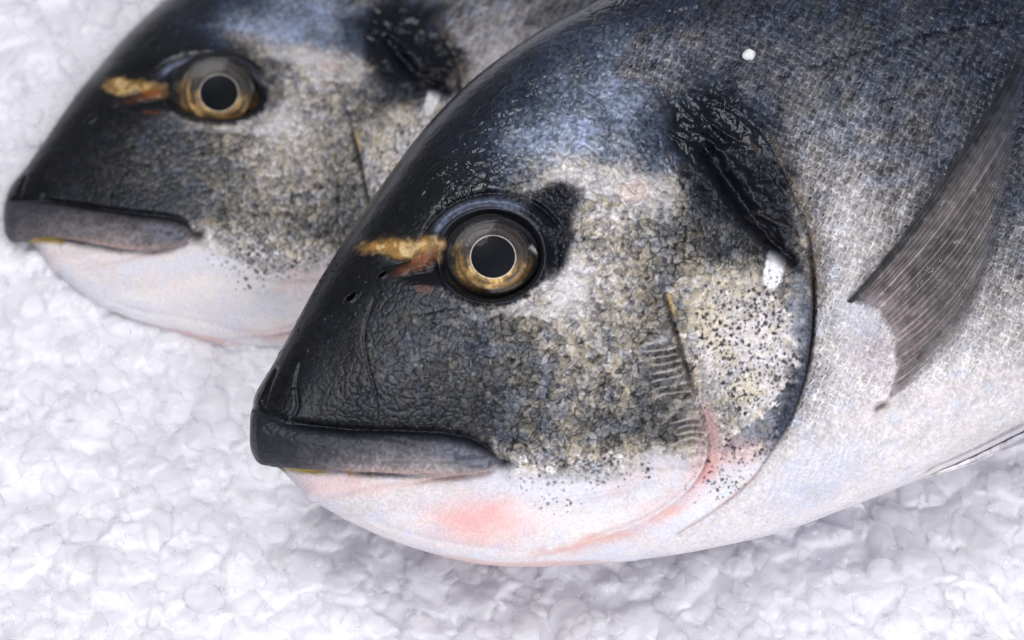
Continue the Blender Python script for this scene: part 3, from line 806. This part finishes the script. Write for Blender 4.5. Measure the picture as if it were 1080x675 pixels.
# a crumb of ice stuck high on the front fish's flank
vv = np.array([[math.cos(a) * math.cos(b), math.sin(a) * math.cos(b), math.sin(b)] for b in np.linspace(-math.pi / 2, math.pi / 2, 16) for a in np.linspace(0, 2 * math.pi, 24, endpoint=False)])
rr_ = 1 + .35 * (vn(vv[:, 0] * 2 + 20, vv[:, 1] * 2 + vv[:, 2] * 2 + 20, 1, 77) - .5)
cx_, cy_ = 790, 58
cz_ = float(hf(np.array([790.]), np.array([58.]))[0])
cp = to_world(cx_ + vv[:, 0] * 7.5 * rr_, cy_ + vv[:, 1] * 6.5 * rr_, cz_ + 3 + vv[:, 2] * 5 * rr_)
crumb_args = (mesh_from('ice_crumb', cp, gridquads(16, 24, True)), cp.mean(0))

# ---- back fish: landmarks of its own head matched to the same head plan
LM_B = np.array([(4, 233), (230, 97), (205, 247), (480, 95), (430, 60), (100, 75), (175, 0), (200, 355), (110, 325), (33, 257), (285, 376), (25, 185), (375, 170), (640, 40), (640, 250), (12, 212), (330, -60), (900, -100), (500, 330), (42, 213), (105, 222), (165, 229), (105, 259), (175, 263), (130, 92)], float)
LM_F = np.array([(264, 455), (519, 271), (527, 487), (850, 280), (775, 190), (368, 243), (470, 113), (510, 596), (385, 558), (299, 497), (600, 597), (290, 385), (706, 350), (1040, 215), (1045, 470), (267, 431), (640, -10), (1350, 30), (880, 540), (303, 447), (385, 456), (470, 459), (400, 499), (490, 502), (414, 264)], float)
def tps(A, B, lam=30.):
    K = lambda r2: .5 * r2 * np.log(np.maximum(r2, 1e-9))
    n = len(A); r2 = ((A[:, None] - A[None]) ** 2).sum(-1)
    L = np.zeros((n + 3, n + 3)); L[:n, :n] = K(r2) + lam * np.eye(n); L[:n, n] = 1; L[:n, n + 1:] = A; L[n:, :n] = L[:n, n:].T
    w = np.linalg.solve(L, np.concatenate([B, np.zeros((3, 2))]))
    def f(x, y):
        ox = w[n, 0] + w[n + 1, 0] * x + w[n + 2, 0] * y; oy = w[n, 1] + w[n + 1, 1] * x + w[n + 2, 1] * y
        for i in range(n):
            k = K((x - A[i, 0]) ** 2 + (y - A[i, 1]) ** 2); ox = ox + w[i, 0] * k; oy = oy + w[i, 1] * k
        return ox, oy
    return f
BD = [(3, 226), (7, 208), (13, 194), (26, 178), (46, 150), (72, 112), (102, 73), (138, 32), (180, -5), (235, -42), (300, -74), (365, -98), (440, -120), (520, -138), (610, -152), (720, -165), (850, -172), (990, -170), (1120, -165), (1240, -170), (1340, -180)]
BV = [(3, 232), (7, 246), (15, 254), (35, 259), (58, 286), (90, 313), (125, 331), (165, 345), (205, 357), (250, 368), (295, 373), (345, 370), (400, 360), (460, 342), (530, 315), (620, 268), (740, 200), (880, 115), (1020, 30), (1170, -50), (1340, -100)]
BT = [3, 18, 26, 36, 46, 58, 72, 86, 97, 107, 114, 119, 122, 124, 124, 122, 115, 98, 74, 46, 24]
back = dict(D=BD, V=BV, T=BT, xfine=660, step=1.25, nv=380, relief=.8, map=tps(LM_B, LM_F), seed=1,
            k=.60, m=.10, c=-265., eye=(519, 271), tone=9, pk=.4, comb=.15, blot=.35,
            cheekpink=(222, 196, 192), pinkamt=.2, lipdark=(66, 64, 68), liplight=(140, 130, 130), lipshade=.55)
rootb = root_at('sea_bream', 500, 100, -200, 'smaller blurred sea bream at the upper left, partly hidden behind the other fish', 'two sea bream lying side by side on crushed ice')
me, basep, surfp = fish(back)
link('body', me, SKIN, rootb)
plb = fit_plane(basep, 230, 97, 50); plb[:2] *= -.5
eye(dict(c=(231, 98), rx=50, ry=41, ri=35, rp=21), plb, rootb, 1)
wt = lambda x, y: back['k'] * (y - CY) - back['m'] * (x - CX) + back['c']
fin('tail_fin', None, [
    [(1335, -180), (1400, -240), (1480, -310), (1560, -380)],
    [(1336, -160), (1400, -190), (1470, -220), (1530, -255)],
    [(1337, -140), (1400, -150), (1440, -160), (1480, -170)],
    [(1336, -122), (1400, -115), (1470, -105), (1550, -95)],
    [(1335, -102), (1400, -50), (1490, -10), (1580, 30)]], wt, rootb, lift=0, cbase=(70, 74, 88), cmid=(60, 64, 78), ctip=(34, 36, 46), dark_edge=False)
print('back fish', time.time() - T0)

# ------------------------------------------------------------------ crushed ice
def ice_material(name, bump):
    m, nt, b = newmat(name)
    b.inputs['Base Color'].default_value = (.80, .795, .85, 1)
    b.inputs['Roughness'].default_value = .28
    b.inputs['IOR'].default_value = 1.31
    b.inputs['Subsurface Weight'].default_value = .75
    b.inputs['Subsurface Radius'].default_value = (1, 1, 1.05)
    b.inputs['Subsurface Scale'].default_value = 28 * PX
    tc = nt.nodes.new('ShaderNodeTexCoord')
    n = nt.nodes.new('ShaderNodeTexNoise'); n.inputs['Scale'].default_value = 1 / (14 * PX); n.inputs['Detail'].default_value = 4; n.inputs['Roughness'].default_value = .6
    nt.links.new(tc.outputs['Object'], n.inputs['Vector'])
    bp = nt.nodes.new('ShaderNodeBump'); bp.inputs['Strength'].default_value = bump; bp.inputs['Distance'].default_value = 4 * PX
    nt.links.new(n.outputs['Fac'], bp.inputs['Height']); nt.links.new(bp.outputs['Normal'], b.inputs['Normal'])
    n2 = nt.nodes.new('ShaderNodeTexNoise'); n2.inputs['Scale'].default_value = 1 / (40 * PX); n2.inputs['Detail'].default_value = 3
    nt.links.new(tc.outputs['Object'], n2.inputs['Vector'])
    mr = nt.nodes.new('ShaderNodeMapRange'); mr.inputs['From Min'].default_value = .3; mr.inputs['From Max'].default_value = .7
    mr.inputs['To Min'].default_value = .14; mr.inputs['To Max'].default_value = .45
    nt.links.new(n2.outputs['Fac'], mr.inputs['Value']); nt.links.new(mr.outputs['Result'], b.inputs['Roughness'])
    return m
ICE = ice_material('crushed_ice', .4)
# milky half-clear lumps: they let the white bed show through and turn whiter toward their rims
CLEAR = ice_material('milky_ice', .35)
nt = CLEAR.node_tree; b = nt.nodes['Principled BSDF']; out = [q for q in nt.nodes if q.type == 'OUTPUT_MATERIAL'][0]
b.inputs['Subsurface Weight'].default_value = 0; b.inputs['Base Color'].default_value = (.94, .935, .965, 1)
fr = nt.nodes.new('ShaderNodeFresnel'); fr.inputs['IOR'].default_value = 1.31
mr = nt.nodes.new('ShaderNodeMapRange'); mr.inputs['From Min'].default_value = .01; mr.inputs['From Max'].default_value = .35
mr.inputs['To Min'].default_value = .30; mr.inputs['To Max'].default_value = .38
nt.links.new(fr.outputs[0], mr.inputs['Value'])
nt.links.new(mr.outputs['Result'], b.inputs['Alpha'])
for q in nt.nodes:
    if q.type == 'MAP_RANGE' and abs(q.inputs['To Max'].default_value - .45) < 1e-5: q.inputs['To Min'].default_value = .03; q.inputs['To Max'].default_value = .16
b.inputs['Specular IOR Level'].default_value = .9

def ground_h(X, Y):
    """height of the ice in px over world position in px"""
    X = X.astype(f32); Y = Y.astype(f32)
    return 20 * (fbm(X + 5000, Y + 5000, 190, 301) - .5) + 8 * (fbm(X + 900, Y, 60, 303) - .5)

crumb = link('ice_crumb', crumb_args[0], ICE, None, crumb_args[1])
crumb['label'] = 'tiny white crumb of ice stuck on the dark back of the front fish'; crumb['category'] = 'ice crumb'

def lump_layer(X, Y, sc, seed, hgt, keep):
    """irregular melted lumps: each cell its own height, tilt and rounded shoulder"""
    wX = X + sc * .35 * (fbm(X, Y, sc * .7, seed + 1) - .5) * 2; wY = Y + sc * .35 * (fbm(X, Y, sc * .7, seed + 2) - .5) * 2
    F1, F2, cid, ox, oy = voro(wX.astype(f32), wY.astype(f32), sc, seed, 1.0)
    r1 = _hash(np.floor(cid * 99991), np.floor(cid * 77), seed); r2 = _hash(np.floor(cid * 55511), np.floor(cid * 37), seed + 3)
    r3 = _hash(np.floor(cid * 33331), np.floor(cid * 57), seed + 4)
    e = np.clip((F2 - F1) / (sc * .55), 0, 1)
    prof = np.sqrt(np.clip(1 - (1 - e) ** 2.2, 0, 1))
    h = hgt * (.35 + .9 * r1) * prof + hgt * .035 * (ox * (r2 - .5) + oy * (r3 - .5)) * 40 / sc * prof
    return np.where(r3 < keep, h, -hgt)
def smax(a, b, k):
    m = np.maximum(a, b); return m + k * np.log1p(np.exp(-np.abs(a - b) / k))
def ice_relief(X, Y):
    X = X.astype(f32) + 7000; Y = Y.astype(f32) + 7000
    h = lump_layer(X, Y, 62, 401, 9, 1.1)
    h = smax(h, lump_layer(X + 31, Y + 17, 42, 411, 12, .6) - 2, 1.6)
    h = smax(h, lump_layer(X + 11, Y + 57, 22, 421, 9, .35) - 0, 1.2)
    h = h + 3.5 * (fbm(X, Y, 18, 431, 3) - .5) + .9 * (vn(X, Y, 4.5, 433) - .5)
    return h
def bed_patch(x0, x1, y0, y1, nx, ny, name):
    GXX, GYY = np.meshgrid(np.linspace(x0, x1, nx), np.linspace(y0, y1, ny), indexing='ij')
    Hh = ground_h(GXX, GYY) + ice_relief(GXX, GYY) - 22
    return np.stack([GXX, GYY, Hh], -1).reshape(-1, 3), gridquads(nx, ny)
VIS = (-720, 760, -660, 820)
def axis_pts(lo, a, b, hi, fine, coarse):
    return np.concatenate([np.arange(lo, a, coarse), np.arange(a, b, fine), np.arange(b, hi + coarse, coarse)])
ax_ = axis_pts(-2400, VIS[0], VIS[1], 3300, 2.2, 9.); ay_ = axis_pts(-1800, VIS[2], VIS[3], 2500, 2.2, 9.)
GXX, GYY = np.meshgrid(ax_, ay_, indexing='ij')
Hh = ground_h(GXX, GYY) + ice_relief(GXX, GYY) - 22
co = np.stack([GXX, GYY, Hh], -1).reshape(-1, 3) * PX
bed = link('crushed_ice', mesh_from('crushed_ice', co, gridquads(len(ax_), len(ay_))), ICE)
bed['kind'] = 'stuff'; bed['label'] = 'white bed of half-melted crushed ice under both fish'

import bmesh
def ico(sub):
    bm = bmesh.new(); bmesh.ops.create_icosphere(bm, subdivisions=sub, radius=1)
    v = np.array([p.co[:] for p in bm.verts], f32); t = np.array([[q.index for q in p.verts] for p in bm.faces], np.int32)
    bm.free(); return v, t
rng = np.random.default_rng(7)
def lumps(centers, radii, sub, nvar=28):
    v, t = ico(sub)
    vars_ = []
    for k in range(nvar):
        p = v.copy()
        # a melted, chipped lump: soft planes cut off a ball, then low bumps
        r = np.ones(len(p), f32)
        for _ in range(rng.integers(7, 12)):
            nn = rng.normal(size=3); nn /= np.linalg.norm(nn); c = rng.uniform(.42, .85)
            dd = p @ nn.astype(f32); lim = np.where(dd > .05, c / np.maximum(dd, .05), 9)
            r = -np.log(np.exp(-r * 20) + np.exp(-lim * 20)) / 20
        r = r * (1 + .06 * (vn(p[:, 0] * 3 + k * 9 + 50, p[:, 1] * 3 + p[:, 2] * 2.3 + 50, 1, k) - .5) * 2)
        vars_.append(p * r[:, None] * rng.uniform(.75, 1.15, 3).astype(f32))
    vars_ = np.array(vars_)
    n = len(centers)
    q = rng.normal(size=(n, 4)); q /= np.linalg.norm(q, axis=1, keepdims=True)
    w_, x_, y_, z_ = q.T
    Rm = np.stack([1 - 2 * (y_ ** 2 + z_ ** 2), 2 * (x_ * y_ - z_ * w_), 2 * (x_ * z_ + y_ * w_),
                   2 * (x_ * y_ + z_ * w_), 1 - 2 * (x_ ** 2 + z_ ** 2), 2 * (y_ * z_ - x_ * w_),
                   2 * (x_ * z_ - y_ * w_), 2 * (y_ * z_ + x_ * w_), 1 - 2 * (x_ ** 2 + y_ ** 2)], -1).reshape(n, 3, 3).astype(f32)
    P = vars_[rng.integers(0, nvar, n)]
    P = np.einsum('nij,nvj->nvi', Rm, P) * radii[:, None, None]
    P[..., 2] *= .55
    P = P + centers[:, None, :]
    T = t[None] + (np.arange(n) * len(v))[:, None, None]
    return P.reshape(-1, 3), T.reshape(-1, 3)

def scatter(x0, x1, y0, y1, step, dz, rmin, rmax, hole=None):
    gx, gy = np.meshgrid(np.arange(x0, x1, step), np.arange(y0, y1, step), indexing='ij')
    gx = gx.ravel() + rng.uniform(-.6, .6, gx.size) * step; gy = gy.ravel() + rng.uniform(-.6, .6, gy.size) * step
    if hole is not None:
        k = ~((gx > hole[0]) & (gx < hole[1]) & (gy > hole[2]) & (gy < hole[3])); gx, gy = gx[k], gy[k]
    r = rmin + (rmax - rmin) * rng.random(gx.size) ** 1.7
    z = ground_h(gx, gy) + dz + rng.uniform(-6, 6, gx.size) - r * .35
    return np.stack([gx, gy, z], -1).astype(f32), r.astype(f32)
P, T, n0 = [], [], 0
for (args, sub) in (((*VIS, 27, 0, 10, 27), 3), ((*VIS, 20, 14, 3, 8), 2)):
    c, r = scatter(*args)
    k = rng.random(len(c)) < (.9 if sub == 3 else .5); c, r = c[k], r[k]
    c[:, 2] = ground_h(c[:, 0], c[:, 1]) + ice_relief(c[:, 0], c[:, 1]) - 22 - r * .05
    p, t = lumps(c, r, sub)
    P.append(p); T.append(t + n0); n0 += len(p)
P = np.concatenate(P) * PX; T = np.concatenate(T)
ice = link('ice_chips', mesh_from('ice_chips', P, np.zeros((0, 4), np.int32), T), CLEAR)
ice['kind'] = 'stuff'; ice['label'] = 'half-clear rounded ice lumps lying loose on the white crushed ice'
print('ice', len(P), time.time() - T0)

# ------------------------------------------------------------------ light
def area(name, dirv, dist, size, watt, col, target=(540, 300, 60)):
    t = to_world(*[np.array(float(a)) for a in target])
    dv = np.array(dirv, float); dv /= np.linalg.norm(dv)
    L = bpy.data.lights.new(name, 'AREA'); L.shape = 'RECTANGLE'; L.size = size[0] * PX; L.size_y = size[1] * PX
    L.energy = watt; L.color = col
    o = bpy.data.objects.new(name, L); COL.objects.link(o)
    p = t + dv * dist * PX; o.location = p
    from mathutils import Vector
    o.rotation_euler = Vector(-dv).to_track_quat('-Z', 'Y').to_euler()
    return o
area('softbox_overhead', (-.30, .08, .92), 4300, (2800, 2200), 3.1, (1.0, .985, .98))
area('added_front_fill', (.3, -.92, .36), 4300, (3400, 2000), 3.7, (.98, .98, 1.0))  # unseen fill lamp, added to brighten the ice and the lower flanks
area('added_glint_lamp', (.515, -.26, .82), 3500, (260, 800), .5, (1, 1, 1))  # unseen slim lamp, added to put a glint on the corneas
w = bpy.data.worlds.new('World'); scene.world = w; w.use_nodes = True
bg = w.node_tree.nodes['Background']; bg.inputs[0].default_value = (.86, .88, 1.0, 1); bg.inputs[1].default_value = .30

# ------------------------------------------------------------------ camera
cam = bpy.data.cameras.new('camera'); cam_o = bpy.data.objects.new('camera', cam); COL.objects.link(cam_o)
n = np.array([0, -math.sin(BETA), math.cos(BETA)])
cam_o.location = n * DIST * PX + np.array([0, 0, HGT * PX])
cam_o.rotation_euler = (BETA, 0, 0)
cam.sensor_width = 36; cam.lens = 36 * DIST / 1080.
cam.clip_start = .01; cam.clip_end = 50
cam.dof.use_dof = True
cam.dof.focus_distance = (DIST - 55) * PX
cam.dof.aperture_fstop = (cam.lens / 1000.) / (52 * PX)
cam.dof.aperture_blades = 0
scene.camera = cam_o

scene.view_settings.view_transform = 'Standard'; scene.view_settings.look = 'None'
scene.view_settings.exposure = -.14; scene.view_settings.gamma = 1
scene.render.engine = 'CYCLES'
scene.cycles.use_denoising = True
scene.cycles.max_bounces = 8; scene.cycles.diffuse_bounces = 4; scene.cycles.glossy_bounces = 3; scene.cycles.transparent_max_bounces = 20
scene.cycles.sample_clamp_indirect = 6
print('built', time.time() - T0)
